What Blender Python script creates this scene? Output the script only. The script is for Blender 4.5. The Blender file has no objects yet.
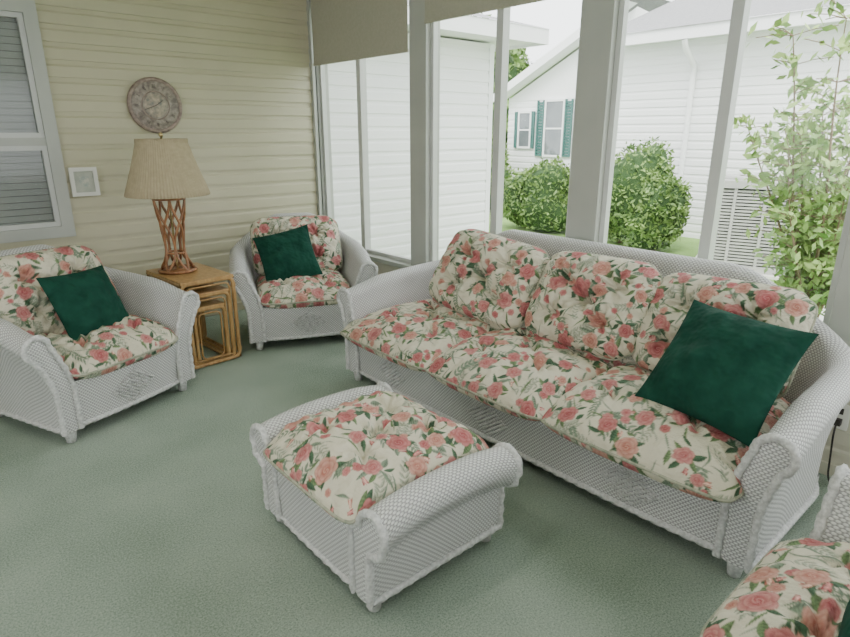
import bpy, math, random
import numpy as np
from mathutils import Vector, Matrix
random.seed(7); rng=np.random.default_rng(7)
S=bpy.context.scene
COL=S.collection
R=math.radians

# ------------------------------------------------------------------ node helpers
def newmat(name):
    m=bpy.data.materials.new(name); m.use_nodes=True
    nt=m.node_tree; b=nt.nodes['Principled BSDF']
    return m,nt,b
def lk(nt,a,b): nt.links.new(a,b)
def mth(nt,op,a,b=None,c=None):
    n=nt.nodes.new('ShaderNodeMath'); n.operation=op
    for i,v in enumerate((a,b,c)):
        if v is None: continue
        if isinstance(v,(int,float)): n.inputs[i].default_value=v
        else: lk(nt,v,n.inputs[i])
    return n.outputs[0]
def ramp(nt,fac,stops):
    n=nt.nodes.new('ShaderNodeValToRGB'); e=n.color_ramp.elements
    while len(e)<len(stops): e.new(.5)
    for i,(p,c) in enumerate(stops):
        e[i].position=p; e[i].color=(c[0],c[1],c[2],1)
    lk(nt,fac,n.inputs[0]); return n.outputs[0]
def noise(nt,scale,detail=3,coord='Object',rough=.5):
    tc=nt.nodes.new('ShaderNodeTexCoord'); n=nt.nodes.new('ShaderNodeTexNoise')
    n.inputs['Scale'].default_value=scale; n.inputs['Detail'].default_value=detail
    n.inputs['Roughness'].default_value=rough
    lk(nt,tc.outputs[coord],n.inputs['Vector']); return n.outputs['Fac']
def bump(nt,b,h,strength,dist):
    n=nt.nodes.new('ShaderNodeBump'); n.inputs['Strength'].default_value=strength
    n.inputs['Distance'].default_value=dist; lk(nt,h,n.inputs['Height']); lk(nt,n.outputs[0],b.inputs['Normal'])
def simple(name,c1,c2=None,scale=8,rough=.6,bs=0,bd=.002,bscale=None,metal=0,spec=None,detail=3):
    m,nt,b=newmat(name)
    b.inputs['Roughness'].default_value=rough; b.inputs['Metallic'].default_value=metal
    if spec is not None: b.inputs['Specular IOR Level'].default_value=spec
    if c2 is None: c2=tuple(x*.93 for x in c1)
    f=noise(nt,scale,detail)
    lk(nt,ramp(nt,f,[(.3,c2),(.7,c1)]),b.inputs['Base Color'])
    if bs>0: bump(nt,b,noise(nt,bscale or scale*4,3),bs,bd)
    return m

# ------------------------------------------------------------------ materials
def m_wicker():
    m,nt,b=newmat('white_wicker')
    tc=nt.nodes.new('ShaderNodeTexCoord'); sp=nt.nodes.new('ShaderNodeSeparateXYZ')
    lk(nt,tc.outputs['UV'],sp.inputs[0]); U,V=sp.outputs[0],sp.outputs[1]
    p=.0088; q=.018
    vr=mth(nt,'DIVIDE',V,p); row=mth(nt,'FLOOR',vr)
    a=mth(nt,'ABSOLUTE',mth(nt,'SINE',mth(nt,'MULTIPLY',vr,math.pi)))
    ph=mth(nt,'ADD',mth(nt,'MULTIPLY',U,2*math.pi/q),mth(nt,'MULTIPLY',row,math.pi))
    s=mth(nt,'ADD',mth(nt,'MULTIPLY',mth(nt,'SINE',ph),.5),.5)
    h=mth(nt,'MULTIPLY',mth(nt,'POWER',a,.6),mth(nt,'ADD',mth(nt,'MULTIPLY',s,.8),.2))
    lk(nt,ramp(nt,h,[(.0,(.19,.19,.187)),(.26,(.42,.42,.415)),(.6,(.70,.70,.69))]),b.inputs['Base Color'])
    b.inputs['Roughness'].default_value=.55
    bump(nt,b,h,.7,.004)
    return m
def m_rope():
    return simple('wicker_braid',(.68,.68,.67),(.42,.42,.415),90,.55,.6,.002,150)
def m_attr(name,rough=.75):
    m,nt,b=newmat(name)
    at=nt.nodes.new('ShaderNodeAttribute'); at.attribute_name='pattern'
    n=noise(nt,400,2)
    mx=nt.nodes.new('ShaderNodeMix'); mx.data_type='RGBA'; mx.blend_type='MULTIPLY'; mx.inputs['Factor'].default_value=.2
    lk(nt,at.outputs['Color'],mx.inputs[6]); lk(nt,ramp(nt,n,[(.3,(.7,.7,.7)),(.7,(1,1,1))]),mx.inputs[7])
    lk(nt,mx.outputs[2],b.inputs['Base Color'])
    b.inputs['Roughness'].default_value=rough
    b.inputs['Specular IOR Level'].default_value=.35
    bump(nt,b,noise(nt,15,5),1.0,.035)
    return m
WICK=m_wicker(); ROPE=m_rope(); FLOR=m_attr('floral_chintz')
PIPE=simple('floral_piping',(.48,.46,.36),(.22,.25,.18),45,.8)
def m_green():
    m,nt,b=newmat('green_satin')
    f=noise(nt,14,4)
    lk(nt,ramp(nt,f,[(.3,(.005,.040,.026)),(.75,(.012,.066,.044))]),b.inputs['Base Color'])
    b.inputs['Roughness'].default_value=.85
    b.inputs['Specular IOR Level'].default_value=.15
    bump(nt,b,noise(nt,7,3),.9,.06)
    return m
GREEN=m_green()
def m_carpet():
    m,nt,b=newmat('sage_carpet')
    a=noise(nt,150,5,rough=.9); c=noise(nt,1.8,3)
    f=mth(nt,'ADD',mth(nt,'MULTIPLY',a,.80),mth(nt,'MULTIPLY',c,.20))
    lk(nt,ramp(nt,f,[(.38,(.18,.24,.185)),(.5,(.36,.44,.355)),(.62,(.56,.64,.535))]),b.inputs['Base Color'])
    b.inputs['Roughness'].default_value=1; b.inputs['Specular IOR Level'].default_value=.1
    bump(nt,b,mth(nt,'ADD',a,mth(nt,'MULTIPLY',noise(nt,50,2),.5)),.9,.010)
    return m
CARPET=m_carpet()
SIDING=simple('cream_vinyl_siding',(.49,.46,.325),(.45,.425,.30),3,.45,.1,.001,200)
KICK=simple('cream_kick_panel',(.58,.55,.44),(.54,.51,.41),3,.45)
WHITE_SID=simple('white_vinyl_siding',(.88,.88,.88),(.83,.84,.85),2,.5)
TRIM=simple('painted_trim',(.43,.44,.40),(.39,.40,.37),4,.4)
TRIMW=simple('white_aluminium',(.56,.57,.55),(.52,.53,.51),4,.35)
BLIND=simple('roller_blind_fabric',(.42,.40,.32),(.38,.37,.29),60,.85,.2,.0005,600)
CEIL=simple('ceiling_paint',(.80,.79,.73),(.76,.75,.70),3,.8)
def m_wood(name,c1,c2,rough=.35):
    m,nt,b=newmat(name)
    tc=nt.nodes.new('ShaderNodeTexCoord'); mp=nt.nodes.new('ShaderNodeMapping'); mp.inputs['Scale'].default_value=(30,30,6)
    n=nt.nodes.new('ShaderNodeTexNoise'); n.inputs['Scale'].default_value=1.5; n.inputs['Detail'].default_value=4
    lk(nt,tc.outputs['Object'],mp.inputs[0]); lk(nt,mp.outputs[0],n.inputs['Vector'])
    lk(nt,ramp(nt,n.outputs['Fac'],[(.3,c2),(.7,c1)]),b.inputs['Base Color']); b.inputs['Roughness'].default_value=rough
    return m
RATTAN=m_wood('honey_rattan',(.50,.31,.13),(.32,.175,.06))
CANE=m_wood('honey_cane',(.38,.18,.08),(.19,.08,.033))
SHADE=simple('lampshade_fabric',(.42,.35,.23),(.36,.30,.195),40,.9)
BRASS=simple('brass',(.65,.5,.25),None,10,.3,metal=1)
BLACK=simple('black_plastic',(.03,.025,.02),(.02,.018,.015),10,.5)
PLAST=simple('white_plastic',(.75,.74,.68),None,10,.4)
def m_glass():
    m=bpy.data.materials.new('window_glass'); m.use_nodes=True; nt=m.node_tree; nt.nodes.clear()
    o=nt.nodes.new('ShaderNodeOutputMaterial'); mx=nt.nodes.new('ShaderNodeMixShader'); t=nt.nodes.new('ShaderNodeBsdfTransparent')
    g=nt.nodes.new('ShaderNodeBsdfGlossy'); g.inputs['Roughness'].default_value=.08
    mx.inputs[0].default_value=.015; t.inputs[0].default_value=(.98,.99,.98,1)
    lk(nt,t.outputs[0],mx.inputs[1]); lk(nt,g.outputs[0],mx.inputs[2]); lk(nt,mx.outputs[0],o.inputs[0])
    return m
GLASS=m_glass()
DGLASS=simple('dark_window_glass',(.20,.22,.23),(.12,.14,.15),2,.05,spec=1.0)
SLAT=simple('mini_blind_slats',(.27,.28,.27),(.21,.22,.22),3,.35)
LEAFD=simple('hedge_leaves',(.24,.36,.10),(.08,.16,.04),6,.6)
LEAFL=simple('shrub_leaves',(.40,.54,.18),(.18,.33,.09),9,.55)
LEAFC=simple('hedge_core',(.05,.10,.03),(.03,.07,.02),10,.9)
BARK=simple('bark',(.30,.22,.15),(.18,.13,.09),30,.9)
GRASS=simple('lawn_grass',(.26,.42,.12),(.17,.30,.08),1.2,1,.5,.02,60)
SHINGLE=simple('roof_shingles',(.34,.34,.34),(.26,.26,.27),25,.9)
SHUT=simple('green_shutter',(.06,.17,.15),(.045,.13,.12),5,.5)
ACM=simple('ac_metal',(.42,.42,.395),(.36,.36,.345),8,.5)
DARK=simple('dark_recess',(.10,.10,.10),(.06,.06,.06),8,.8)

# ------------------------------------------------------------------ mesh helpers
def empty(name,loc=(0,0,0),rz=0,parent=None):
    e=bpy.data.objects.new(name,None); e.empty_display_size=.1; COL.objects.link(e)
    e.location=loc; e.rotation_euler=(0,0,rz); e.parent=parent; return e
def obj(name,me,mat=None,parent=None):
    o=bpy.data.objects.new(name,me); COL.objects.link(o)
    if mat is not None:
        me.materials.append(mat)
    o.parent=parent; return o
def fast(name,V,F,mat=None,parent=None,smooth=True,UV=None,C=None):
    V=np.ascontiguousarray(V,dtype=np.float32).reshape(-1,3); F=np.ascontiguousarray(F,dtype=np.int32)
    k=F.shape[1]; me=bpy.data.meshes.new(name)
    me.vertices.add(len(V)); me.vertices.foreach_set('co',V.ravel())
    me.loops.add(F.size); me.loops.foreach_set('vertex_index',F.ravel())
    me.polygons.add(len(F)); me.polygons.foreach_set('loop_start',np.arange(len(F),dtype=np.int32)*k)
    me.update(calc_edges=True)
    me.polygons.foreach_set('use_smooth',np.full(len(F),smooth))
    if UV is not None:
        l=me.uv_layers.new(name='UVMap'); l.data.foreach_set('uv',np.ascontiguousarray(UV.reshape(-1,2)[F.ravel()],dtype=np.float32).ravel())
    if C is not None:
        a=me.color_attributes.new(name='pattern',type='FLOAT_COLOR',domain='POINT')
        c=np.ones((len(V),4),dtype=np.float32); c[:,:3]=C.reshape(-1,3); a.data.foreach_set('color',c.ravel())
    me.update()
    return obj(name,me,mat,parent)
def gridF(n,m,wrap=False,off=0,flip=False):
    i=np.arange(n-1)[:,None]; mm=m if wrap else m-1; j=np.arange(mm)[None,:]; j2=(j+1)%m
    F=np.stack([i*m+j+0*j2,(i+1)*m+j,(i+1)*m+j2,i*m+j2+0*j],-1).reshape(-1,4)+off
    return F[:,::-1] if flip else F
def boxes(name,L,mat,parent=None,bev=0):
    V=[];F=[]
    for lo,hi in L:
        b=len(V); x0,y0,z0=lo; x1,y1,z1=hi
        V+=[(x0,y0,z0),(x1,y0,z0),(x1,y1,z0),(x0,y1,z0),(x0,y0,z1),(x1,y0,z1),(x1,y1,z1),(x0,y1,z1)]
        F+=[tuple(b+i for i in f) for f in [(0,3,2,1),(4,5,6,7),(0,1,5,4),(1,2,6,5),(2,3,7,6),(3,0,4,7)]]
    o=fast(name,V,F,mat,parent,smooth=False)
    if bev>0:
        m=o.modifiers.new('b','BEVEL'); m.width=bev; m.segments=2
    return o
def box(name,lo,hi,mat,parent=None,bev=0): return boxes(name,[(lo,hi)],mat,parent,bev)
def resample(P,step,closed=False):
    P=np.array(P,float)
    if closed: P=np.vstack([P,P[:1]])
    d=np.r_[0,np.cumsum(np.linalg.norm(np.diff(P,axis=0),axis=1))]
    n=max(2,int(d[-1]/step)+1); t=np.linspace(0,d[-1],n)
    Q=np.stack([np.interp(t,d,P[:,k]) for k in range(3)],1)
    return Q[:-1] if closed else Q
def tubegeo(P,r,segs=8,closed=False,lobes=0,pitch=.05,amp=.2):
    P=np.array(P,float); n=len(P)
    T=np.roll(P,-1,0)-np.roll(P,1,0) if closed else np.gradient(P,axis=0)
    T/= (np.linalg.norm(T,axis=1)[:,None]+1e-12)
    N=np.zeros_like(P); a=np.array([0,0,1.]) if abs(T[0,2])<.9 else np.array([1.,0,0])
    v=np.cross(T[0],a); v/=np.linalg.norm(v); N[0]=v
    for i in range(1,n):
        v=N[i-1]-T[i]*np.dot(N[i-1],T[i]); v/=np.linalg.norm(v)+1e-12; N[i]=v
    B=np.cross(T,N); th=np.linspace(0,2*math.pi,segs,endpoint=False)
    rr=np.broadcast_to(np.array(r,float).reshape(-1,1) if np.ndim(r) else np.full((1,1),r),(n,segs)).copy()
    if lobes:
        d=np.r_[0,np.cumsum(np.linalg.norm(np.diff(P,axis=0),axis=1))]
        rr=rr*(1+amp*np.cos(lobes*th[None,:]+2*math.pi*d[:,None]/pitch))
    V=P[:,None,:]+rr[:,:,None]*(np.cos(th)[None,:,None]*N[:,None,:]+np.sin(th)[None,:,None]*B[:,None,:])
    F=gridF(n,segs,True)
    if closed:
        j=np.arange(segs); F=np.vstack([F,np.stack([(n-1)*segs+j,j,(j+1)%segs,(n-1)*segs+(j+1)%segs],-1)])
    return V.reshape(-1,3),F
def tubes(name,L,mat,parent=None):
    VV=[];FF=[];o=0
    for kw in L:
        V,F=tubegeo(**kw); VV.append(V); FF.append(F+o); o+=len(V)
    return fast(name,np.vstack(VV),np.vstack(FF),mat,parent)
def ropespec(P,r=.013,closed=False):
    return dict(P=resample(P,.006,closed),r=r,segs=10,closed=closed,lobes=3,pitch=.055,amp=.24)
def lathe(name,prof,mat,parent=None,segs=48,loc=(0,0,0),mod=None):
    prof=np.array(prof,float); th=np.linspace(0,2*math.pi,segs,endpoint=False)
    rr=prof[:,0][:,None]*np.ones(segs)[None]
    if mod is not None: rr=rr*(1+mod*np.cos(th*segs/4)[None])
    V=np.stack([rr*np.cos(th),rr*np.sin(th),prof[:,1][:,None]*np.ones(segs)[None]],-1)
    F=gridF(len(prof),segs,True,flip=True)
    o=fast(name,V,F,mat,parent); o.location=loc; return o
def frame_boxes(a0,a1,z0,z1,f,lo,hi,axis='x'):
    q=[(a0,a1,z0,z0+f),(a0,a1,z1-f,z1),(a0,a0+f,z0+f,z1-f),(a1-f,a1,z0+f,z1-f)]
    if axis=='x': return [((x0,lo,c),(x1,hi,d)) for x0,x1,c,d in q]
    return [((lo,x0,c),(hi,x1,d)) for x0,x1,c,d in q]

# ------------------------------------------------------------------ floral pattern
def floral():
    N=840; SZ=1.04; px=SZ/N
    C=np.zeros((N,N,3)); C[:]=(.64,.60,.475)
    def win(cx,cy,rad):
        k=int(rad/px)+2; i0=int(cx/px); j0=int(cy/px)
        I=np.arange(i0-k,i0+k+1); J=np.arange(j0-k,j0+k+1)
        X=(I*px-cx)[:,None]*np.ones(len(J))[None]; Y=(J*px-cy)[None]*np.ones(len(I))[:,None]
        return np.ix_(I%N,J%N),X,Y
    def put(ix,mask,col):
        a=mask[...,None]; C[ix]=C[ix]*(1-a)+col*a
    def leaf(cx,cy,L,W,ang,c):
        ix,X,Y=win(cx,cy,L); p=X*math.cos(ang)+Y*math.sin(ang); q=-X*math.sin(ang)+Y*math.cos(ang)
        t=np.clip(p/L,-1,1); w=W*(1-t*t)*(1-.35*t); m=np.clip((w-np.abs(q))/px/1.2,0,1)
        shade=.85+.35*(q>0)+.25*np.cos(p/L*22+np.abs(q)/W*3)
        put(ix,m,np.array(c)[None,None]*shade[...,None])
    def blade(x,y,L,a,c,W):
        bend=rng.uniform(-.9,.9); k=10
        for i in range(k):
            leaf(x,y,L/k*1.3,W*math.sin((i+.7)/(k+.4)*math.pi),a,c); x+=L/k*math.cos(a); y+=L/k*math.sin(a); a+=bend/k
    def spray(cx,cy,L,ang,c,lw=.011):
        k=6; bend=rng.uniform(-1.2,1.2); x,y,a=cx,cy,ang
        for i in range(k):
            for sgn in (-1,1):
                aa=a+sgn*.7; leaf(x+lw*1.1*math.cos(aa),y+lw*1.1*math.sin(aa),lw*1.2,lw*.42,aa,c)
            x+=L/k*math.cos(a); y+=L/k*math.sin(a); a+=bend/k
    def rose(cx,cy,Rr,hue):
        dark,mid,lite=[np.array(h) for h in hue]; ph=rng.uniform(0,6.28)
        for ring,(rad,pr,n) in enumerate(((.62,.52,6),(.36,.42,5))):
            for k in range(n):
                a=ph+k*2*math.pi/n+ring*.5; px_,py_=cx+rad*Rr*math.cos(a),cy+rad*Rr*math.sin(a); q=pr*Rr
                ix,X,Y=win(px_,py_,q*1.2); r=np.hypot(X,Y)/q
                m=np.clip((1-r)*q/px/1.2,0,1); dist=np.clip(np.hypot(X+px_-cx,Y+py_-cy)/Rr,0,1.2)
                t=np.clip((dist-(.20+.30*(1-ring)))/.65,0,1); base=dark*(1-t[...,None])+lite*t[...,None]
                e=np.clip((r-.78)/.2,0,1)[...,None]; put(ix,m,base*(1-.7*e)+mid*.75*.7*e)
        ix,X,Y=win(cx,cy,Rr*.4); r=np.hypot(X,Y)/Rr; th=np.arctan2(Y,X)
        w=(.5+.5*np.sin(r*26+2*th+ph))[...,None]; put(ix,np.clip((.34-r)*Rr/px/1.2,0,1),dark*(1-w*.7)+lite*w*.7)
    def tulip(cx,cy,L,ang,hue):
        dark,mid,lite=hue
        for s,c in ((-.45,dark),(.45,mid),(0,lite)):
            leaf(cx+L*.25*math.cos(ang+s*1.5),cy+L*.25*math.sin(ang+s*1.5),L,L*.34,ang+s,c)
    g1=(.18,.235,.165); g2=(.055,.11,.06); g3=(.125,.19,.085); g4=(.34,.36,.275)
    H=[((.30,.04,.055),(.34,.08,.085),(.62,.28,.255)),((.37,.065,.08),(.38,.11,.105),(.66,.36,.32)),((.40,.12,.09),(.42,.17,.13),(.68,.43,.345))]
    for _ in range(85): spray(*rng.uniform(0,SZ,2),rng.uniform(.07,.12),rng.uniform(0,6.28),[g4,g4,g1][rng.integers(3)],rng.uniform(.010,.016))
    for _ in range(190): blade(*rng.uniform(0,SZ,2),rng.uniform(.06,.13),rng.uniform(0,6.28),[g1,g3,g4,g1][rng.integers(4)],rng.uniform(.003,.0065))
    cents=[]
    tries=0
    while len(cents)<56 and tries<9000:
        tries+=1; p=rng.uniform(0,SZ,2)
        ok=True
        for c in cents:
            d=np.abs(p-c); d=np.minimum(d,SZ-d)
            if np.hypot(*d)<.103: ok=False;break
        if ok: cents.append(p)
    for p in cents:
        n=rng.integers(6,9); a0=rng.uniform(0,6.28)
        for k in range(n):
            a=a0+k*6.28/n+rng.uniform(-.35,.35); L=rng.uniform(.020,.034); rr=rng.uniform(.034,.056)
            leaf(p[0]+rr*math.cos(a),p[1]+rr*math.sin(a),L,L*rng.uniform(.28,.44),a+rng.uniform(-1.1,1.1),[g2,g3,g1,g2][rng.integers(4)])
    for p in cents:
        for k in range(3):
            q=p+rng.normal(0,.046,2)
            if rng.random()<.45: tulip(q[0],q[1],rng.uniform(.014,.021),rng.uniform(0,6.28),H[rng.integers(3)])
            else: rose(q[0],q[1],rng.uniform(.012,.020),H[rng.integers(3)])
    for p in cents: rose(p[0],p[1],rng.uniform(.027,.041),H[rng.integers(3)])
    return np.clip(C,0,1),SZ,N
FC,FSZ,FN=floral()
def fsample(U,V):
    x=(U%FSZ)/FSZ*FN; y=(V%FSZ)/FSZ*FN; i=np.floor(x).astype(int)%FN; j=np.floor(y).astype(int)%FN
    fx=(x-np.floor(x))[...,None]; fy=(y-np.floor(y))[...,None]; i2=(i+1)%FN; j2=(j+1)%FN
    return FC[i,j]*(1-fx)*(1-fy)+FC[i2,j]*fx*(1-fy)+FC[i,j2]*(1-fx)*fy+FC[i2,j2]*fx*fy

def cushion(name,w,d,t,mat,parent=None,M=None,n=160,p=4.0,q=.5,round_k=.22,pinch=0,tufts=(),tdepth=.03,lump=.006,deform=None,pipe=None,floralc=True,flat=.75,pipe_r=.006,bw=.07):
    s=np.linspace(-1,1,n); u=.62*np.sin(s*math.pi/2)+.38*s
    U,V=np.meshgrid(u,u,indexing='ij')
    fx=np.sqrt(1-round_k*V**8*np.abs(U)**2)-pinch*(1-V*V); fy=np.sqrt(1-round_k*U**8*np.abs(V)**2)-pinch*(1-U*U)
    X=w/2*U*fx; Y=d/2*V*fy
    H=t/2*(np.clip(1-np.abs(U)**p,0,1)*np.clip(1-np.abs(V)**p,0,1))**q
    env=np.clip(H/(t/2),0,1)
    L=np.zeros_like(X)
    for _ in range(10):
        kx,ky=rng.normal(0,13,2); L+=np.sin(kx*X+ky*Y+rng.uniform(0,6.28))/3
    edge=np.maximum(np.abs(U),np.abs(V)); ee=np.exp(-((edge-.88)/.10)**2)
    G=np.sin(X*75+1.6*np.sin(Y*30+2))*ee*(np.abs(V)>np.abs(U))+np.sin(Y*75+1.6*np.sin(X*30))*ee*(np.abs(U)>=np.abs(V))
    top=H+lump*L*env+.007*G*env**.5*(1 if floralc else .6)
    dep=np.zeros_like(X)
    for (tx,ty) in tufts:
        dx=X-tx*w/2; dy=Y-ty*d/2; dd=np.hypot(dx,dy)
        dep=np.maximum(dep,np.exp(-dd/bw)+.25*np.exp(-(dd/.016)**2))
        ang=np.arctan2(dy,dx); ph=rng.uniform(0,6)
        top+=.24*tdepth*env*np.cos(7*ang+ph+.8*np.sin(2*ang))*np.exp(-((dd-.05)/.035)**2)
    top-=tdepth*env*dep
    if len(tufts)==5:
        c=tufts[-1]
        for (tx,ty) in tufts[:-1]:
            ax,ay=c[0]*w/2,c[1]*d/2; bx,by=tx*w/2,ty*d/2; l2=(bx-ax)**2+(by-ay)**2
            tt=np.clip(((X-ax)*(bx-ax)+(Y-ay)*(by-ay))/l2,0,1); dd=np.hypot(X-ax-tt*(bx-ax),Y-ay-tt*(by-ay))
            top-=.34*tdepth*env*np.exp(-dd/.022)
    bot=-H*flat
    def arc(A,B,Z,ax):
        Q=np.stack([A,B,Z],-1); D=np.linalg.norm(np.diff(Q,axis=ax),axis=-1); c=np.cumsum(D,axis=ax)
        c=np.concatenate([np.zeros_like(np.take(c,[0],ax)),c],ax); return c-np.take(c,[n//2],ax)
    UU=arc(X,Y,H,0); VV=arc(X,Y,H,1)
    ou,ov=rng.uniform(0,1,2)
    Ct=fsample(UU+ou,VV+ov) if floralc else np.ones((n,n,3))
    Cb=fsample(X+ou+.4,Y+ov+.3) if floralc else Ct
    P1=np.stack([X,Y,top],-1).reshape(-1,3); P2=np.stack([X,Y,bot],-1).reshape(-1,3)
    bd=np.zeros((n,n),bool); bd[0]=bd[-1]=True; bd[:,0]=bd[:,-1]=True; bd=bd.ravel()
    idx2=np.arange(n*n); idx2[~bd]=n*n+np.arange((~bd).sum())
    Vv=np.vstack([P1,P2[~bd]]); Cc=np.vstack([Ct.reshape(-1,3),Cb.reshape(-1,3)[~bd]])
    if deform is not None: Vv=deform(Vv)
    F=gridF(n,n); Fb=idx2[F][:,::-1]
    o=fast(name,Vv,np.vstack([F,Fb]),mat,parent,True,None,Cc)
    if M is not None: o.matrix_local=M
    if pipe is not None:
        g=np.arange(n*n).reshape(n,n); e=np.concatenate([g[:,0],g[-1,1:],g[:-1,-1][::-1],g[0,1:-1][::-1]])
        L_=[dict(P=resample(Vv[e],.012,True),r=pipe_r,segs=6,closed=True)]
        o2=tubes(name+'_piping',L_,pipe,parent)
        if M is not None: o2.matrix_local=M
        bt=[]
        for (tx,ty) in tufts:
            i=int(np.argmin(np.hypot(X-tx*w/2,Y-ty*d/2).ravel())); c=Vv[i]
            bt.append(dict(P=[c+np.array([0,0,-.004]),c+np.array([0,0,.002]),c+np.array([0,0,.005]),c+np.array([0,0,.0065])],r=np.array([.010,.011,.008,.0006]),segs=10))
        if bt:
            o3=tubes(name+'_buttons',bt,pipe,parent)
            if M is not None: o3.matrix_local=M
    return o
def MX(loc,rx=0,ry=0,rz=0,pre=0):
    return Matrix.Translation(loc)@Matrix.Rotation(rz,4,'Z')@Matrix.Rotation(ry,4,'Y')@Matrix.Rotation(rx,4,'X')@Matrix.Rotation(pre,4,'Z')

# ------------------------------------------------------------------ wicker seating
def smooth(x): x=np.clip(x,0,1); return x*x*(3-2*x)
def profile(h,f,r,th,zb=.07):
    n,z=[],[]
    zi=np.linspace(zb,.30,6); n+=[-th]*6; z+=list(zi)
    k=np.linspace(0,1,8)[1:-1]; n+=list(-th+(f-r+th)*(k**1.3)); z+=list(.30+(h-r-.30)*k)
    a=np.radians(np.linspace(180,-60,16)); n+=list(f+r*np.cos(a)); z+=list(h-r+r*np.sin(a))
    n0,z0=n[-1],z[-1]; k=np.linspace(0,1,9)[1:]; n+=list(n0*(1-k)**1.6); z+=list(z0+(.26-z0)*k)
    z+=list(np.linspace(.26,zb,6)[1:]); n+=[0]*5
    return np.array(n),np.array(z)
def wicker_seat(name,loc,rz,hw,D,arm_h,back_h,flare=.06,r=.05,th=.1,rise=.35,rc=.2,diamonds=(0,),bflare=None,br=.045):
    e=empty(name,loc,rz)
    if bflare is None: bflare=flare
    pts=[]
    for y in np.linspace(0,D-rc,30): pts.append((-hw,y,-1,0))
    for a in np.linspace(0,90,14)[1:]:
        c,s=math.cos(R(a)),math.sin(R(a)); pts.append((-hw+rc-rc*c,D-rc+rc*s,-c,s))
    for x in np.linspace(-hw+rc,hw-rc,max(24,int(2*hw/.03)))[1:-1]: pts.append((x,D,0,1))
    for a in np.linspace(90,0,14):
        c,s=math.cos(R(a)),math.sin(R(a)); pts.append((hw-rc+rc*c,D-rc+rc*s,c,s))
    for y in np.linspace(D-rc,0,30)[1:]: pts.append((hw,y,1,0))
    P=np.array(pts); n=len(P)
    sl=np.r_[0,np.cumsum(np.hypot(np.diff(P[:,0]),np.diff(P[:,1])))]
    V=[];UV=[];bot=[]
    for i,(x,y,nx,ny) in enumerate(P):
        h=arm_h-.045*(1-smooth(y/.3))+.03*smooth(y/D)+(back_h-arm_h-.03)*smooth((hw-abs(x)+.06)/rise)
        f=flare*nx*nx+bflare*ny*ny; r_=r*nx*nx+br*ny*ny
        a,b=profile(h,f,r_,th)
        dl=np.r_[0,np.cumsum(np.hypot(np.diff(a),np.diff(b)))]
        V.append(np.stack([x+nx*a,y+ny*a,b],1)); UV.append(np.stack([np.full(len(a),sl[i]),dl],1))
        bot.append((x+nx*.004,y+ny*.004,.085))
    V=np.array(V); UV=np.array(UV); m=V.shape[1]
    fast('frame_weave',V.reshape(-1,3),gridF(n,m),WICK,e,True,UV)
    for side,row in (('left',0),('right',n-1)):
        pr=V[row]; h2=m//2; A=pr[:h2]; B=pr[::-1][:h2]
        g=np.stack([A,(A*2+B)/3,(A+2*B)/3,B],1); g[:,1:3,1]-=.010
        uv=np.stack([g[...,0],g[...,2]],-1)
        fast('arm_front_'+side,g,gridF(h2,4,flip=(row==0)),WICK,e,True,uv)
    L=[ropespec(V[0]+np.array([0,-.004,0]),.013),ropespec(V[-1]+np.array([0,-.004,0]),.013),ropespec(bot,.012)]
    w=hw-th; xs=np.linspace(-w-.02,w+.02,max(20,int(w*50))); zs=np.linspace(.075,.315,10)
    XX,ZZ=np.meshgrid(xs,zs,indexing='ij')
    def ay(x,z): return .015-.022*np.clip(1-(x/w)**4,0,1)-.025*((z-.075)/.24)**1.5
    YY=ay(XX,ZZ)
    fast('apron_weave',np.stack([XX,YY,ZZ],-1),gridF(len(xs),10),WICK,e,True,np.stack([XX,ZZ],-1))
    xr=np.linspace(-w,w,60)
    L.append(ropespec(np.stack([xr,ay(xr,.08)-.002,np.full(60,.082)],1),.012))
    tubes('braided_edges',L,ROPE,e)
    kn=[]
    for cx in diamonds:
        for i in range(-4,5):
            for j in range(-4,5):
                x=cx+(i-j)*.0145; z=.185+(i+j)*.0105
                y=float(ay(np.array(x),np.array(z)))-.003
                a=.0100; kn.append(dict(P=[(x-a,y,z),(x-a*.5,y-.003,z),(x,y-.004,z),(x+a*.5,y-.003,z),(x+a,y,z)],r=np.array([.0008,.0046,.0056,.0046,.0008]),segs=6))
    if kn: tubes('diamond_motif',kn,ROPE,e)
    box('seat_deck',(-w-.01,.03,.22),(w+.01,D-th+.01,.31),WICK,e)
    ft=[]
    for x in (-hw+.05,hw-.05):
        for y in (.035,D-.08): ft.append(dict(P=[(x,y,.10),(x,y,.05),(x,y,.004),(x,y,.0)],r=np.array([.028,.028,.022,.001]),segs=12))
    tubes('feet',ft,ROPE,e)
    return e
def seat_cush(parent,name,x,w,d,t,z,yc,tufts=True,n=170,droop=.035,rk=.16,side=0,ext=.08):
    def df(V):
        V=V.copy(); k=smooth((-V[:,1]-d*.18)/(d*.32)); V[:,2]-=droop*k
        if side:
            k2=smooth((-(V[:,1]+yc)+.03)/.06)*smooth((side*V[:,0])/(w/2)); V[:,0]+=side*ext*k2
        return V
    tf=[(-.45,-.42),(.45,-.42),(-.45,.32),(.45,.32),(0,-.04)] if tufts else ()
    return cushion(name,w,d,t,FLOR,parent,MX((x,yc,z)),n=n,p=3.3,q=.5,round_k=rk,tufts=tf,tdepth=.048,lump=.008,deform=df,pipe=PIPE,flat=.9,bw=.045)
def back_cush(parent,name,x,w,h,t,y,z,lean=60,rz=0,roll=0,n=170,tufts=True):
    tf=[(-.44,.36),(.44,.36),(-.44,-.40),(.44,-.40),(0,0)] if tufts else ()
    return cushion(name,w,h,t,FLOR,parent,MX((x,y,z),rx=R(lean),rz=R(rz),pre=R(roll)),n=n,p=2.8,q=.48,round_k=.26,tufts=tf,tdepth=.066,lump=.008,pipe=PIPE,bw=.05)
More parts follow.
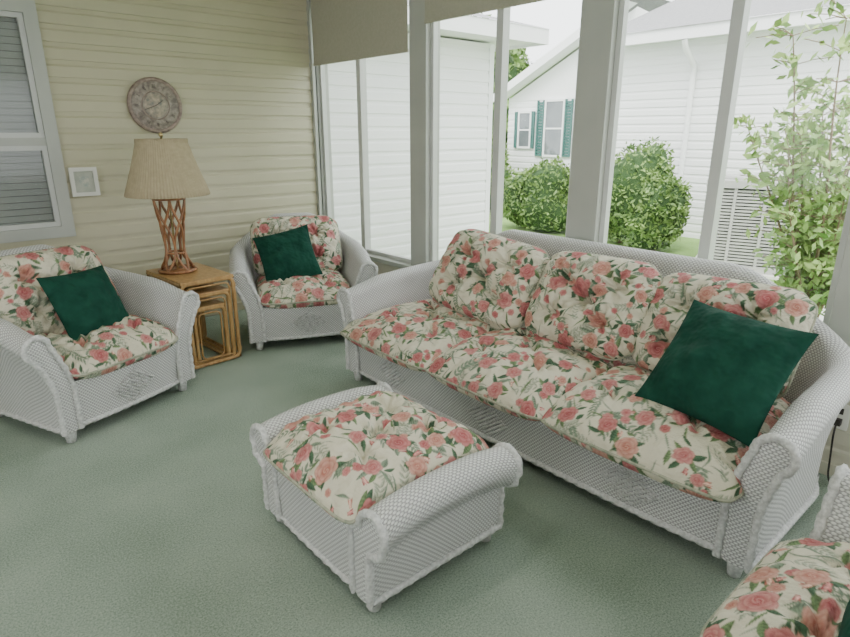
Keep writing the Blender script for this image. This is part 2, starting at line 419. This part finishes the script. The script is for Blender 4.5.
def throw(name,M,w=.42):
    return cushion(name,w,w,.17,GREEN,None,M,n=90,p=2.2,q=.62,round_k=0,pinch=.07,lump=.012,floralc=False,flat=1)

sofa=wicker_seat('wicker_sofa',(1.865,1.675,0),R(-90),1.16,.835,.60,.89,flare=.012,r=.058,th=.10,rise=.60,rc=.24,diamonds=(-.72,0,.72),bflare=.035)
for i,x in enumerate((-.700,0,.705)):
    seat_cush(sofa,'seat_cushion_%d'%(i+1),x,.735,.81,.225,.375,.295,n=210,rk=.10,side=i-1,ext=.045 if i==0 else .04)
back_cush(sofa,'back_cushion_1',-.535,.70,.49,.23,.53,.670,57,rz=6,roll=-7,n=210)
back_cush(sofa,'back_cushion_2',.125,.62,.48,.22,.54,.665,58,rz=0,roll=1,n=210)
back_cush(sofa,'back_cushion_3',.72,.66,.47,.22,.555,.660,58,rz=-7,roll=3,n=210)
def frame_M(c,ex,ey,roll=0):
    ex=Vector(ex).normalized(); ey=Vector(ey); ez=ex.cross(ey).normalized(); ey=ez.cross(ex)
    M=Matrix.Identity(4)
    for i in range(3): M[i][0]=ex[i]; M[i][1]=ey[i]; M[i][2]=ez[i]; M[i][3]=c[i]
    return M@Matrix.Rotation(roll,4,'Z')
throw('throw_pillow',frame_M((2.11,.795,.64),(-.03,-.43,-.0),(.27,-.06,.31),R(-3)),.455)

ch1=wicker_seat('wicker_armchair',(.735,3.18,0),R(22),.39,.72,.60,.84,flare=.045,r=.056,th=.085,rise=.34,rc=.24,bflare=.05)
ch2=wicker_seat('wicker_armchair',(1.985,3.50,0),R(-24),.39,.72,.60,.84,flare=.045,r=.056,th=.085,rise=.34,rc=.24,bflare=.05)
for c in (ch1,ch2):
    seat_cush(c,'seat_cushion',0,.64,.64,.20,.38,.26,n=150)
    back_cush(c,'back_cushion',0,.65,.47,.20,.52,.625,60,n=150)
def loc2w(e,p,rx,rz=0,roll=0):
    return Matrix.Translation(e.location)@Matrix.Rotation(e.rotation_euler[2],4,'Z')@MX(p,rx=R(rx),rz=R(rz),pre=R(roll))
throw('throw_pillow',loc2w(ch1,(.03,.29,.575),60,6,-2),.39)
throw('throw_pillow',loc2w(ch2,(-.09,.28,.60),58,-8,14),.40)

lv=wicker_seat('wicker_loveseat',(1.13,.33,0),R(180),.68,.80,.56,.84,flare=.06,r=.05,th=.09,rise=.4,rc=.22,bflare=.04,diamonds=(-.3,.3))
for i,x in enumerate((-.295,.295)):
    seat_cush(lv,'seat_cushion_%d'%(i+1),x,.60,.70,.19,.385,.28,n=200)
    back_cush(lv,'back_cushion_%d'%(i+1),x,.58,.46,.18,.58,.66,64,n=120)
throw('throw_pillow',loc2w(lv,(-.13,.285,.60),59,0,8),.40)

# ottoman
def ottoman():
    e=empty('wicker_ottoman',(0,0,0)); x0,x1,y0,y1=.85,1.43,1.22,1.89
    xs=np.linspace(x0,x1,30); L=[]
    for nm,yb,sg in (('near',y0,-1),('far',y1,1)):
        V=[];UV=[]
        for x in xs:
            k=abs((x-(x0+x1)/2)/((x1-x0)/2)); h=.425-.03*k**2.5
            a,b=profile(h,.018,.060,.09,.055); b=np.where(b<.3,.055+(b-.055)*.9,b)
            dl=np.r_[0,np.cumsum(np.hypot(np.diff(a),np.diff(b)))]
            V.append(np.stack([np.full(len(a),x),yb+sg*a,b],1)); UV.append(np.stack([np.full(len(a),x),dl],1))
        V=np.array(V); m=V.shape[1]
        fast('end_panel_'+nm,V,gridF(len(xs),m,flip=(sg>0)),WICK,e,True,np.array(UV))
        for row in (0,-1):
            pr=V[row]; h2=m//2; A=pr[:h2]; B=pr[::-1][:h2]; g=np.stack([A,(A*2+B)/3,(A+2*B)/3,B],1)
            g[:,1:3,0]+=-.008 if row==0 else .008
            fast('end_cap_'+nm,g,gridF(h2,4),WICK,e,True,g[...,1:])
            L.append(ropespec(pr+np.array([-.004 if row==0 else .004,0,0]),.012))
        pb=V[:,-1]; L.append(ropespec(pb+np.array([0,sg*.003,.01]),.011))
    ys=np.linspace(y0+.05,y1-.05,30); zs=np.linspace(.06,.30,10); YY,ZZ=np.meshgrid(ys,zs,indexing='ij')
    for xx,sg in ((x0,-1),(x1,1)):
        XX=xx-sg*.012+sg*.012*np.clip(1-((YY-(y0+y1)/2)/.29)**4,0,1)+sg*.012*((ZZ-.06)/.24)
        fast('side_weave',np.stack([XX,YY,ZZ],-1),gridF(30,10,flip=sg>0),WICK,e,True,np.stack([YY,ZZ],-1))
        L.append(ropespec(np.stack([XX[:,0],ys,np.full(30,.065)],1),.011))
    tubes('braided_edges',L,ROPE,e)
    box('deck',(x0+.01,y0+.03,.22),(x1-.01,y1-.03,.30),WICK,e)
    ft=[]
    for x in (x0+.035,x1-.035):
        for y in (y0+.035,y1-.035): ft.append(dict(P=[(x,y,.1),(x,y,.05),(x,y,.004),(x,y,0)],r=np.array([.027,.027,.022,.001]),segs=12))
    tubes('feet',ft,ROPE,e)
    def df(V):
        V=V.copy(); k=smooth((np.abs(V[:,0])-.2)/.12); V[:,2]-=.035*k; return V
    cushion('seat_cushion',.65,.58,.175,FLOR,e,MX(((x0+x1)/2-.008,(y0+y1)/2,.372)),n=230,p=4.2,round_k=.1,tufts=[(-.44,-.40),(.44,-.40),(-.44,.40),(.44,.40),(0,0)],tdepth=.040,lump=.0075,deform=df,pipe=PIPE,flat=.9,bw=.045)
ottoman()

# ------------------------------------------------------------------ nesting tables
def rrect(x0,x1,z0,z1,r,y):
    P=[]
    for cx,cz,a0 in ((x1-r,z1-r,0),(x0+r,z1-r,90),(x0+r,z0+r,180),(x1-r,z0+r,270)):
        for a in np.linspace(a0,a0+90,7): P.append((cx+r*math.cos(R(a)),y,cz+r*math.sin(R(a))))
    return P
nt_=empty('nesting_tables',(1.335,3.86,0),R(4))
L=[];tops=[]
for k,(w,h,d) in enumerate(((.34,.575,.50),(.272,.485,.46),(.204,.395,.42))):
    yo=-.01*k
    for y in (-d/2+yo,d/2+yo):
        L.append(dict(P=resample(rrect(-w/2,w/2,.016,h-.02,.035,y),.02,True),r=.0135,segs=8,closed=True))
        if y<0:
            L.append(dict(P=resample(rrect(-w/2+.028,w/2-.028,.044,h-.048,.03,y),.02,True),r=.006,segs=6,closed=True))
    for x in (-w/2,w/2):
        for z in (.016,h-.02): L.append(dict(P=[(x,-d/2+yo,z),(x,0,z),(x,d/2+yo,z)],r=.012,segs=8))
    tops.append(((-w/2-.005,-d/2+yo-.012,h-.022),(w/2+.005,d/2+yo+.012,h)))
    for x in (-w/2,w/2):
        for z in (h-.07,.07): L.append(dict(P=[(x,-d/2+yo,z-.012),(x,-d/2+yo,z),(x,-d/2+yo,z+.012)],r=.0165,segs=8))
tubes('rattan_frames',L,RATTAN,nt_); boxes('table_tops',tops,RATTAN,nt_,.005)

# ------------------------------------------------------------------ lamp
lamp=empty('table_lamp',(1.29,3.93,.576))
L=[]
zz=np.array([.015,.05,.12,.2,.27,.34,.42,.47]); ra=np.array([.108,.080,.056,.058,.066,.076,.086,.096])
zq=np.linspace(.015,.47,40); rq=np.interp(zq,zz,ra)
rq=np.convolve(np.pad(rq,3,mode='edge'),np.ones(7)/7,'valid')
for k in range(5):
    for tw in (-.62,.62):
        a=2*math.pi*k/5+tw*np.sin((zq-.015)/.455*math.pi*1.5)
        L.append(dict(P=np.stack([rq*np.cos(a),rq*np.sin(a),zq],1),r=.0085,segs=6))
for z,rad,t in ((.012,.110,.011),(.125,.054,.007),(.47,.094,.008)):
    a=np.linspace(0,2*math.pi,40,endpoint=False); L.append(dict(P=np.stack([rad*np.cos(a),rad*np.sin(a),np.full(40,z)],1),r=t,segs=8,closed=True))
tubes('cane_base',L,CANE,lamp)
lathe('foot_disc',[(0.001,0),(.108,0),(.108,.012),(.001,.016)],CANE,lamp)
lathe('cap_disc',[(0.001,.465),(.096,.465),(.096,.478),(.001,.485)],CANE,lamp)
lathe('stem_socket',[(.006,.01),(.006,.48),(.02,.5),(.02,.56),(.006,.57),(.006,.84),(.012,.845),(.012,.86),(.001,.868)],BRASS,lamp)
lathe('pleated_shade',[(.246,.490),(.250,.495),(.228,.56),(.200,.64),(.172,.73),(.152,.80),(.150,.830),(.146,.830),(.15,.80),(.168,.73),(.196,.64),(.224,.56),(.245,.495),(.246,.490)],SHADE,lamp,segs=320,mod=.010)
sp=[]
for k in range(3):
    a=k*2.094; sp.append(dict(P=[(0,0,.815),(.075*math.cos(a),.075*math.sin(a),.815),(.15*math.cos(a),.15*math.sin(a),.818)],r=.002,segs=5))
tubes('shade_spider',sp,BRASS,lamp)

# ------------------------------------------------------------------ ROOM
XW=2.86; YB=4.69; XL=-2.2; YR=-1.9; ZC=2.55
box('floor',(XL-.1,YR-.1,-.06),(XW+.12,YB+.15,0),CARPET)
box('ceiling',(XL-.1,YR-.1,ZC),(XW+.12,YB+.15,ZC+.06),CEIL)
def siding(name,segs,zr,face,mat,course=.105,parent=None,z_base=0,axis='x',sign=-1,out=.014):
    V=[];F=[]
    for a0,a1,z0,z1 in segs:
        pr=[]; k=math.floor((z0-z_base)/course)
        while z_base+k*course<z1:
            b=z_base+k*course
            for dz,o in ((0,.001),(.0005,out),(course*.62,out*.75),(course*.74,out*.25),(course*.98,.001)):
                z=min(max(b+dz,z0),z1); pr.append((z,o))
            k+=1
        b0=len(V)
        for z,o in pr:
            for a in (a0,a1):
                V.append((a,face+sign*o,z) if axis=='x' else (face+sign*o,a,z))
        for i in range(len(pr)-1):
            q=[b0+2*i,b0+2*i+1,b0+2*i+3,b0+2*i+2]
            if (axis=='x')==(sign>0): q=q[::-1]
            F.append(q)
    return fast(name,V,F,mat,parent,smooth=False)
wb=empty('wall_back')
WX0,WX1,WZ0,WZ1=-.25,.878,.76,2.22
siding('siding',[(WX1,XW,0,ZC),(XL,WX0,0,ZC),(WX0,WX1,0,WZ0),(WX0,WX1,WZ1,ZC)],0,YB,SIDING,parent=wb)
boxes('sheathing',[((WX1,YB+.001,0),(XW+.1,YB+.1,ZC)),((XL-.1,YB+.001,0),(WX0,YB+.1,ZC)),((WX0,YB+.001,0),(WX1,YB+.1,WZ0)),((WX0,YB+.001,WZ1),(WX1,YB+.1,ZC))],TRIM,wb)
w=empty('window_house')
fr=.075
boxes('frame',frame_boxes(WX0,WX1,WZ0,WZ1,fr,YB-.035,YB+.02)+[((WX0+fr,YB-.02,1.36),(WX1-fr,YB+.02,1.41))],TRIM,w)
boxes('sash',frame_boxes(WX0+fr,WX1-fr,WZ0+fr,1.36,.03,YB-.012,YB+.02)+frame_boxes(WX0+fr,WX1-fr,1.41,WZ1-fr,.03,YB-.008,YB+.02),TRIMW,w)
box('glass',(WX0+fr,YB+.022,WZ0+fr),(WX1-fr,YB+.026,WZ1-fr),GLASS,w)
sl=[]
z=WZ0+fr
while z<WZ1-fr:
    sl.append(((WX0+fr,YB+.035,z),(WX1-fr,YB+.04,z+.038))); z+=.042
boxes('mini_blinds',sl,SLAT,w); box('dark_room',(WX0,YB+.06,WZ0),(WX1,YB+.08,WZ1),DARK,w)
wr=empty('wall_right'); SILL=.47; HEAD=2.42
siding('kick_siding',[(YR,YB,0.06,SILL-.03)],0,XW,KICK,course=.10,parent=wr,axis='y',sign=-1,out=.010,z_base=.06)
boxes('wall_body',[((XW+.001,YR,0),(XW+.1,YB,SILL-.03)),((XW+.001,YR,HEAD),(XW+.1,YB,ZC))],TRIM,wr)
posts=[(4.645,4.69),(3.235,3.41),(1.83,2.02),(.49,.67),(-.90,-.72),(-1.9,-1.8)]
boxes('posts',[((XW-.02,a,SILL+.005),(XW+.11,b,HEAD-.02)) for a,b in posts],TRIM,wr,.004)
boxes('sill_and_head',[((XW-.045,YR,SILL-.03),(XW+.11,YB-.01,SILL+.005)),((XW-.02,YR,HEAD-.02),(XW+.11,YB,ZC))],TRIM,wr,.004)
box('baseboard_right',(XW-.018,YR,0),(XW,YB-.03,.06),KICK,None,.003)
box('baseboard_back',(XL,YB-.022,0),(XW-.05,YB,.07),SIDING,None,.003)
box('trim_corner',(XW-.045,YB-.045,0.0),(XW-.0,YB-.0,ZC),TRIM,None,.004)
muls=[4.05,2.60,1.238,-.1,-1.35]
for i in range(5):
    hi=posts[i][0]; lo=posts[i+1][1]; m=muls[i]; e=empty('window_%d'%(i+1))
    z0,z1=SILL+.006,HEAD-.021; f=.030; xa,xb=XW+.02,XW+.06
    B=frame_boxes(lo+.001,hi-.001,z0,z1,f,xa,xb,'y')+[((xa-.02,m-.026,z0+.001),(xb-.001,m+.026,z1-.001))]
    boxes('frame',B,TRIMW,e)
    box('glass',(XW+.038,lo+f,z0+f),(XW+.042,hi-f,z1-f),GLASS,e)
def blind(lo,hi,zb):
    e=empty('roller_blind')
    boxes('shade_cloth',[((XW-.034,lo+.01,zb),(XW-.030,hi-.01,ZC-.05)),((XW-.040,lo+.01,zb-.018),(XW-.024,hi-.01,zb+.004))],BLIND,e)
    tubes('roller',[dict(P=[(XW-.05,lo+.01,ZC-.045),(XW-.05,(lo+hi)/2,ZC-.045),(XW-.05,hi-.01,ZC-.045)],r=.028,segs=14)],BLIND,e)
blind(3.40,4.64,1.985); blind(2.02,3.24,2.14); blind(.67,1.83,2.30); blind(-.72,.49,2.30)
wl=empty('wall_left')
boxes('body',[((XL-.1,YR,0),(XL,YB,.8)),((XL-.1,YR,2.2),(XL,YB,ZC)),((XL-.1,YR,.8),(XL,-.3,2.2)),((XL-.1,1.1,.8),(XL,1.5,2.2)),((XL-.1,3.0,.8),(XL,YB,2.2))],SIDING,wl)
wre=empty('wall_rear')
boxes('body',[((XL-.1,YR-.1,0),(XW+.1,YR,.6)),((XL-.1,YR-.1,2.2),(XW+.1,YR,ZC))]+[((x,YR-.1,.6),(x2,YR,2.2)) for x,x2 in ((-2.3,-1.2),(.5,.8),(2.5,2.96))],SIDING,wre)

# ------------------------------------------------------------------ wall items
ck=empty('wall_clock',(1.52,YB-.016,1.625)); ck.rotation_euler=(R(90),0,0)
STONE=simple('clock_face_stone',(.40,.35,.30),(.15,.12,.11),34,.5,.6,.004,60,detail=6); STONE2=simple('clock_rim',(.18,.13,.11),(.36,.28,.24),30,.5,detail=5)
lathe('rim',[(.001,0),(.185,0),(.190,.012),(.182,.026),(.168,.026),(.163,.018),(.001,.016)],STONE2,ck)
lathe('face',[(.163,.0185),(.162,.020),(.001,.020)],STONE,ck)
lathe('inner_ring',[(.098,.020),(.098,.023),(.091,.023),(.091,.020)],STONE2,ck)
lathe('centre_medallion',[(.078,.0205),(.076,.0225),(.001,.0225)],simple('clock_medallion',(.50,.40,.30),(.16,.17,.16),38,.5,detail=5),ck)
nb=[]
def numeral(k):
    a=R(90-30*k); strokes={0:'XII',1:'I',2:'II',3:'III',4:'IV',5:'V',6:'VI',7:'VII',8:'VIII',9:'IX',10:'X',11:'XI'}[k]
    w=.008; x=-len(strokes)*w/2
    segs=[]
    for c in strokes:
        if c=='I': segs.append((x+w/2,-.013,x+w/2,.013))
        if c=='V': segs+= [(x,.013,x+w/2,-.013),(x+w,.013,x+w/2,-.013)]
        if c=='X': segs+= [(x,.013,x+w,-.013),(x+w,.013,x,-.013)]
        x+=w
    for x0,y0,x1,y1 in segs:
        P=[]
        for (p,q) in ((x0,y0),((x0+x1)/2,(y0+y1)/2),(x1,y1)):
            rr=.130+q; tx=p; P.append((rr*math.cos(a)+tx*math.sin(a),rr*math.sin(a)-tx*math.cos(a),.0215))
        nb.append(dict(P=P,r=.0013,segs=5))
for k in range(12): numeral(k)
for a,l,r_ in ((R(35),.06,.0022),(R(200),.085,.0018)):
    nb.append(dict(P=[(0,0,.028),(l/2*math.cos(a),l/2*math.sin(a),.028),(l*math.cos(a),l*math.sin(a),.028)],r=r_,segs=6))
tubes('numerals_and_hands',nb,simple('clock_bronze',(.10,.08,.07),None,10,.5),ck)
pf=empty('picture_frame',(.985,YB-.016,1.12))
boxes('frame',frame_boxes(-.085,.085,-.095,.095,.025,-.022,0),simple('white_frame',(.72,.71,.66),None,5,.4),pf)
box('mat_board',(-.06,-.012,-.07),(.06,-.004,.07),simple('picture_mat',(.50,.51,.44),(.36,.38,.33),14,.6),pf)
box('picture',(-.03,-.014,-.035),(.03,-.0125,.035),simple('picture_print',(.60,.58,.48),(.3,.36,.34),40,.6),pf)
ou=empty('electrical_outlet',(XW-.012,.56,.29))
box('plate',(-.008,-.036,-.058),(.0,.036,.058),PLAST,ou,.002)
boxes('plug',[((-.034,-.014,-.036),(-.008,.014,-.008)),((-.010,-.012,.010),(-.0079,.012,.038))],BLACK,ou,.003)
cp=[(2.82,.56,.268),(2.80,.56,.23),(2.80,.55,.10),(2.78,.54,.012),(2.70,.47,.006),(2.60,.43,.006),(2.50,.45,.006),(2.40,.39,.006),(2.28,.38,.006),(2.16,.42,.006),(2.05,.44,.006)]
cu=bpy.data.curves.new('power_cord','CURVE'); cu.dimensions='3D'; cu.bevel_depth=.004; s=cu.splines.new('NURBS'); s.points.add(len(cp)-1)
for p_,c_ in zip(s.points,cp): p_.co=(*c_,1)
s.use_endpoint_u=True; s.order_u=3
cu.materials.append(BLACK); o=bpy.data.objects.new('power_cord',cu); COL.objects.link(o)
cl=empty('added_ceiling_fixture',(.2,1.6,ZC))  # added, unseen ceiling fixture, a housing for the interior fill light
lathe('glass_dome',[(.001,-.10),(.08,-.09),(.14,-.06),(.17,-.02),(.17,0)],simple('frosted_glass',(.9,.88,.8),None,5,.4),cl)

# ------------------------------------------------------------------ EXTERIOR
GZ=-.10
def scatter(name,P,size,mat,parent=None):
    cnt=len(P)
    a=rng.normal(0,1,(cnt,3)); a/=np.linalg.norm(a,axis=1)[:,None]; b=np.cross(a,rng.normal(0,1,(cnt,3))); b/=np.linalg.norm(b,axis=1)[:,None]
    s=size*rng.uniform(.6,1.3,(cnt,1))
    V=np.stack([P-a*s,P+b*s*.45,P+a*s,P-b*s*.45],1).reshape(-1,3); V[:,2]=np.maximum(V[:,2],GZ+.01)
    return fast(name,V,np.arange(cnt*4).reshape(-1,4),mat,parent,smooth=False)
def hedge(name,blobs,cnt=7000,size=.045):
    e=empty(name,(0,0,0)); PP=[]; st=[]
    for c,rad in blobs:
        c=np.array(c); rad=np.array(rad)
        ks=rng.normal(0,3.2,(8,3)); ps=rng.uniform(0,6.28,8)
        K=lambda D: 1+.055*sum(np.sin((D@k)+p) for k,p in zip(ks,ps))
        th=np.linspace(0,math.pi,30); ph=np.linspace(0,2*math.pi,50,endpoint=False)
        T,Pp=np.meshgrid(th,ph,indexing='ij'); D=np.stack([np.sin(T)*np.cos(Pp),np.sin(T)*np.sin(Pp),np.cos(T)],-1)
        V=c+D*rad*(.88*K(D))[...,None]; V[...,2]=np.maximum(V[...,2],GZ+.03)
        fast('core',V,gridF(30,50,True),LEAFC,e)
        k=int(cnt/len(blobs)); d=rng.normal(0,1,(k,3)); d/=np.linalg.norm(d,axis=1)[:,None]
        P=c+d*rad*(K(d)*(rng.uniform(.84,1.03,k)+.10*rng.random(k)**5))[:,None]; PP.append(P[P[:,2]>GZ+.06])
        st.append(dict(P=[(c[0],c[1],GZ+.002),(c[0],c[1],GZ+.2),(c[0],c[1],c[2])],r=.05,segs=8))
    scatter('leaves',np.vstack(PP),size,LEAFD,e); tubes('stems',st,BARK,e)
box('lawn',(XW+.12,-14,GZ-.1),(40,40,GZ),GRASS)
box('concrete_path',(5.2,-3,GZ),(6.3,14,GZ+.012),simple('concrete',(.66,.65,.60),(.60,.59,.55),6,.9))
hw_=empty('house_wing')
siding('siding',[(XW+.13,5.14,GZ,2.34)],0,4.78,WHITE_SID,course=.115,parent=hw_,out=.012)
boxes('body',[((XW+.13,4.781,GZ),(5.14,9.2,2.34)),((5.10,4.765,GZ),(5.17,4.78,2.34))],WHITE_SID,hw_)
boxes('eave',[((XW+.13,4.371,2.36),(5.52,9.2,2.40)),((XW+.13,4.34,2.33),(5.519,4.37,2.48)),((5.52,4.34,2.33),(5.55,9.2,2.48))],WHITE_SID,hw_)
fast('roof',[(XW+.13,4.33,2.48),(5.56,4.33,2.48),(5.56,7,3.2),(XW+.13,7,3.2)],[(0,1,2,3)],SHINGLE,hw_,False)
nh=empty('neighbor_house')
siding('front_siding',[(1.0,5.7,GZ,2.72)],0,9.0,WHITE_SID,course=.12,parent=nh,axis='y',sign=-1,out=.012)
boxes('body',[((9.001,1.0,GZ),(14,5.7,2.72)),((8.975,.97,GZ),(9.0,1.06,2.69)),((8.975,5.64,GZ),(9.0,5.72,2.69))],WHITE_SID,nh)
boxes('fascia',[((8.55,.7,2.66),(8.58,5.75,2.82)),((8.581,.7,2.70),(9.0,5.75,2.72))],WHITE_SID,nh)
fast('roof',[(8.52,.65,2.82),(8.52,5.8,2.82),(11.2,5.8,3.75),(11.2,.65,3.75)],[(0,3,2,1)],SHINGLE,nh,False)
siding('gable_siding',[(5.7,8.75,GZ,2.1)],0,10.0,WHITE_SID,course=.12,parent=nh,axis='y',sign=-1,out=.012)
fast('gable',[(10,8.75,2.08),(10,6.0,3.45),(10,3.3,2.08)],np.array([(0,1,2)]),WHITE_SID,nh,False)
ya,za,yb,zb=8.95,2.02,6.0,3.5
V=[(9.7,ya,za),(9.7,yb,zb),(9.7,yb,zb+.16),(9.7,ya,za+.16),(10.0,ya,za),(10.0,yb,zb),(14,yb,zb+.16),(14,ya,za+.16)]
fast('rake_board',V,[(0,3,2,1),(0,1,5,4)],WHITE_SID,nh,False); fast('gable_roof',V,[(3,7,6,2)],SHINGLE,nh,False)
def hwin(y0,y1,z0,z1,sh):
    boxes('house_window_frame',frame_boxes(y0-.04,y1+.04,z0-.04,z1+.04,.04,9.95,9.985,'y')+[((9.955,y0,(z0+z1)/2-.015),(9.985,y1,(z0+z1)/2+.015))],WHITE_SID,nh)
    box('house_window_glass',(9.965,y0,z0),(9.98,y1,z1),DGLASS,nh)
    L=[]
    for ya,yb in ((y0-.05-sh,y0-.05),(y1+.05,y1+.05+sh)):
        L.append(((9.94,ya,z0-.03),(9.98,ya+.03,z1+.03))); L.append(((9.94,yb-.03,z0-.03),(9.98,yb,z1+.03)))
        z=z0-.03
        while z<z1: L.append(((9.95,ya+.03,z),(9.975,yb-.03,z+.04))); z+=.055
    boxes('shutters',L,SHUT,nh)
hwin(7.35,7.75,1.0,2.0,.17); hwin(8.15,8.42,1.15,1.80,.07)
tubes('downspout',[dict(P=[(8.56,4.37,2.66),(8.62,4.37,2.55),(8.93,4.37,2.35),(8.94,4.37,2.2),(8.94,4.37,.2),(8.9,4.37,GZ+.06)],r=.04,segs=8)],WHITE_SID,nh)
ac=empty('air_conditioner_unit',(7.45,2.74,GZ+.001),R(18))
boxes('cabinet',[((-.40,-.40,.04),(.40,.40,.94))],DARK,ac)
L=[];z=.08
while z<.94:
    L+=[((-.44,-.44,z),(.44,-.41,z+.021)),((-.44,-.409,z),(-.41,.409,z+.021)),((.41,-.409,z),(.44,.409,z+.021)),((-.44,.41,z),(.44,.44,z+.021))]; z+=.036
for x in (-.455,.415,-.015):
    for y in (-.455,.415): L.append(((x,y,.03),(x+.04,y+.04,1.0)))
for y in (-.15,.15): L.append(((-.455,y,.03),(-.43,y+.03,.96)))
L+=[((-.47,-.47,.95),(.47,.47,1.03)),((-.465,-.465,.03),(.465,.465,.10))]
boxes('louvres_and_panels',L,ACM,ac)
lathe('fan_grille',[(.36,1.03),(.36,1.06),(.32,1.065),(.001,1.07)],ACM,ac)
box('concrete_pad',(-.55,-.55,-.0),(.55,.55,.03),PLAST,ac)
hedge('hedge_bush',[((7.9,5.95,.42),(.54,.52,.56)),((7.85,6.35,.34),(.46,.44,.46)),((8.1,5.7,.36),(.42,.4,.42))],9000,.038)
hedge('hedge_bush',[((7.7,4.28,.58),(.56,.52,.66)),((7.6,3.98,.40),(.44,.34,.50)),((7.8,4.6,.45),(.42,.36,.55))],9000,.038)
hedge('hedge_bush',[((9.0,8.4,.45),(.5,.5,.55)),((9.3,8.75,.85),(.5,.45,.75))],4000)
hedge('distant_tree',[((19,18,2.8),(2.2,2.5,2.6)),((21,15.5,2.2),(1.8,1.8,2.0))],6000,.16)
hedge('distant_tree',[((26,2,2.9),(2.2,3.5,2.8))],5000,.2)
sh=empty('leafy_shrub'); br=[]; lp=[]
base=np.array([4.75,1.28,GZ+.014])
for k in range(15):
    a=rng.uniform(0,6.28); L_=rng.uniform(1.0,2.20); sp_=rng.uniform(.12,.60)
    t=np.linspace(0,1,14)
    P=base+np.stack([np.cos(a)*sp_*t**1.2*L_*.6+.03*np.sin(t*7+k),np.sin(a)*sp_*t**1.2*L_*.6+.03*np.cos(t*6+k),t*L_],1)
    br.append(dict(P=P,r=.012*(1-t)+.003,segs=6))
    for i in range(4,14):
        for _ in range(5):
            d=rng.normal(0,1,3); d/=np.linalg.norm(d); d[2]=abs(d[2])*.5; l=rng.uniform(.10,.26)
            q=P[i]+d*l; br.append(dict(P=[P[i],P[i]+d*l*.5+np.array([0,0,.01]),q],r=.0025,segs=4))
            for _ in range(6): lp.append(P[i]+d*l*rng.uniform(.4,1.1)+rng.normal(0,.03,3))
tubes('branches',br,BARK,sh); scatter('leaves',np.array(lp),.040,LEAFL,sh)

# ------------------------------------------------------------------ light
W=bpy.data.worlds.new('sky'); S.world=W; W.use_nodes=True; nt=W.node_tree
bg=nt.nodes['Background']; bg.inputs[0].default_value=(.95,.97,1.0,1); bg.inputs[1].default_value=4.5
sun=bpy.data.lights.new('sun','SUN'); sun.energy=4.0; sun.angle=R(25); sun.color=(1,.97,.92)
so=bpy.data.objects.new('sun',sun); COL.objects.link(so); so.rotation_euler=Vector((.62,.28,-.85)).to_track_quat('-Z','Y').to_euler()
pl=bpy.data.lights.new('interior_fill','AREA'); pl.shape='DISK'; pl.size=.34; pl.energy=12; pl.color=(1,.95,.85)  # added fill light that brightens the interior from under the ceiling
po=bpy.data.objects.new('interior_fill',pl); COL.objects.link(po); po.location=(.2,1.6,ZC-.11)

cam=bpy.data.cameras.new('camera'); cam.lens=25.16; cam.sensor_width=36; cam.clip_start=.02
co=bpy.data.objects.new('camera',cam); COL.objects.link(co)
co.location=(0,0,1.45); co.rotation_euler=(R(90-17.5),0,R(-41.2)); S.camera=co
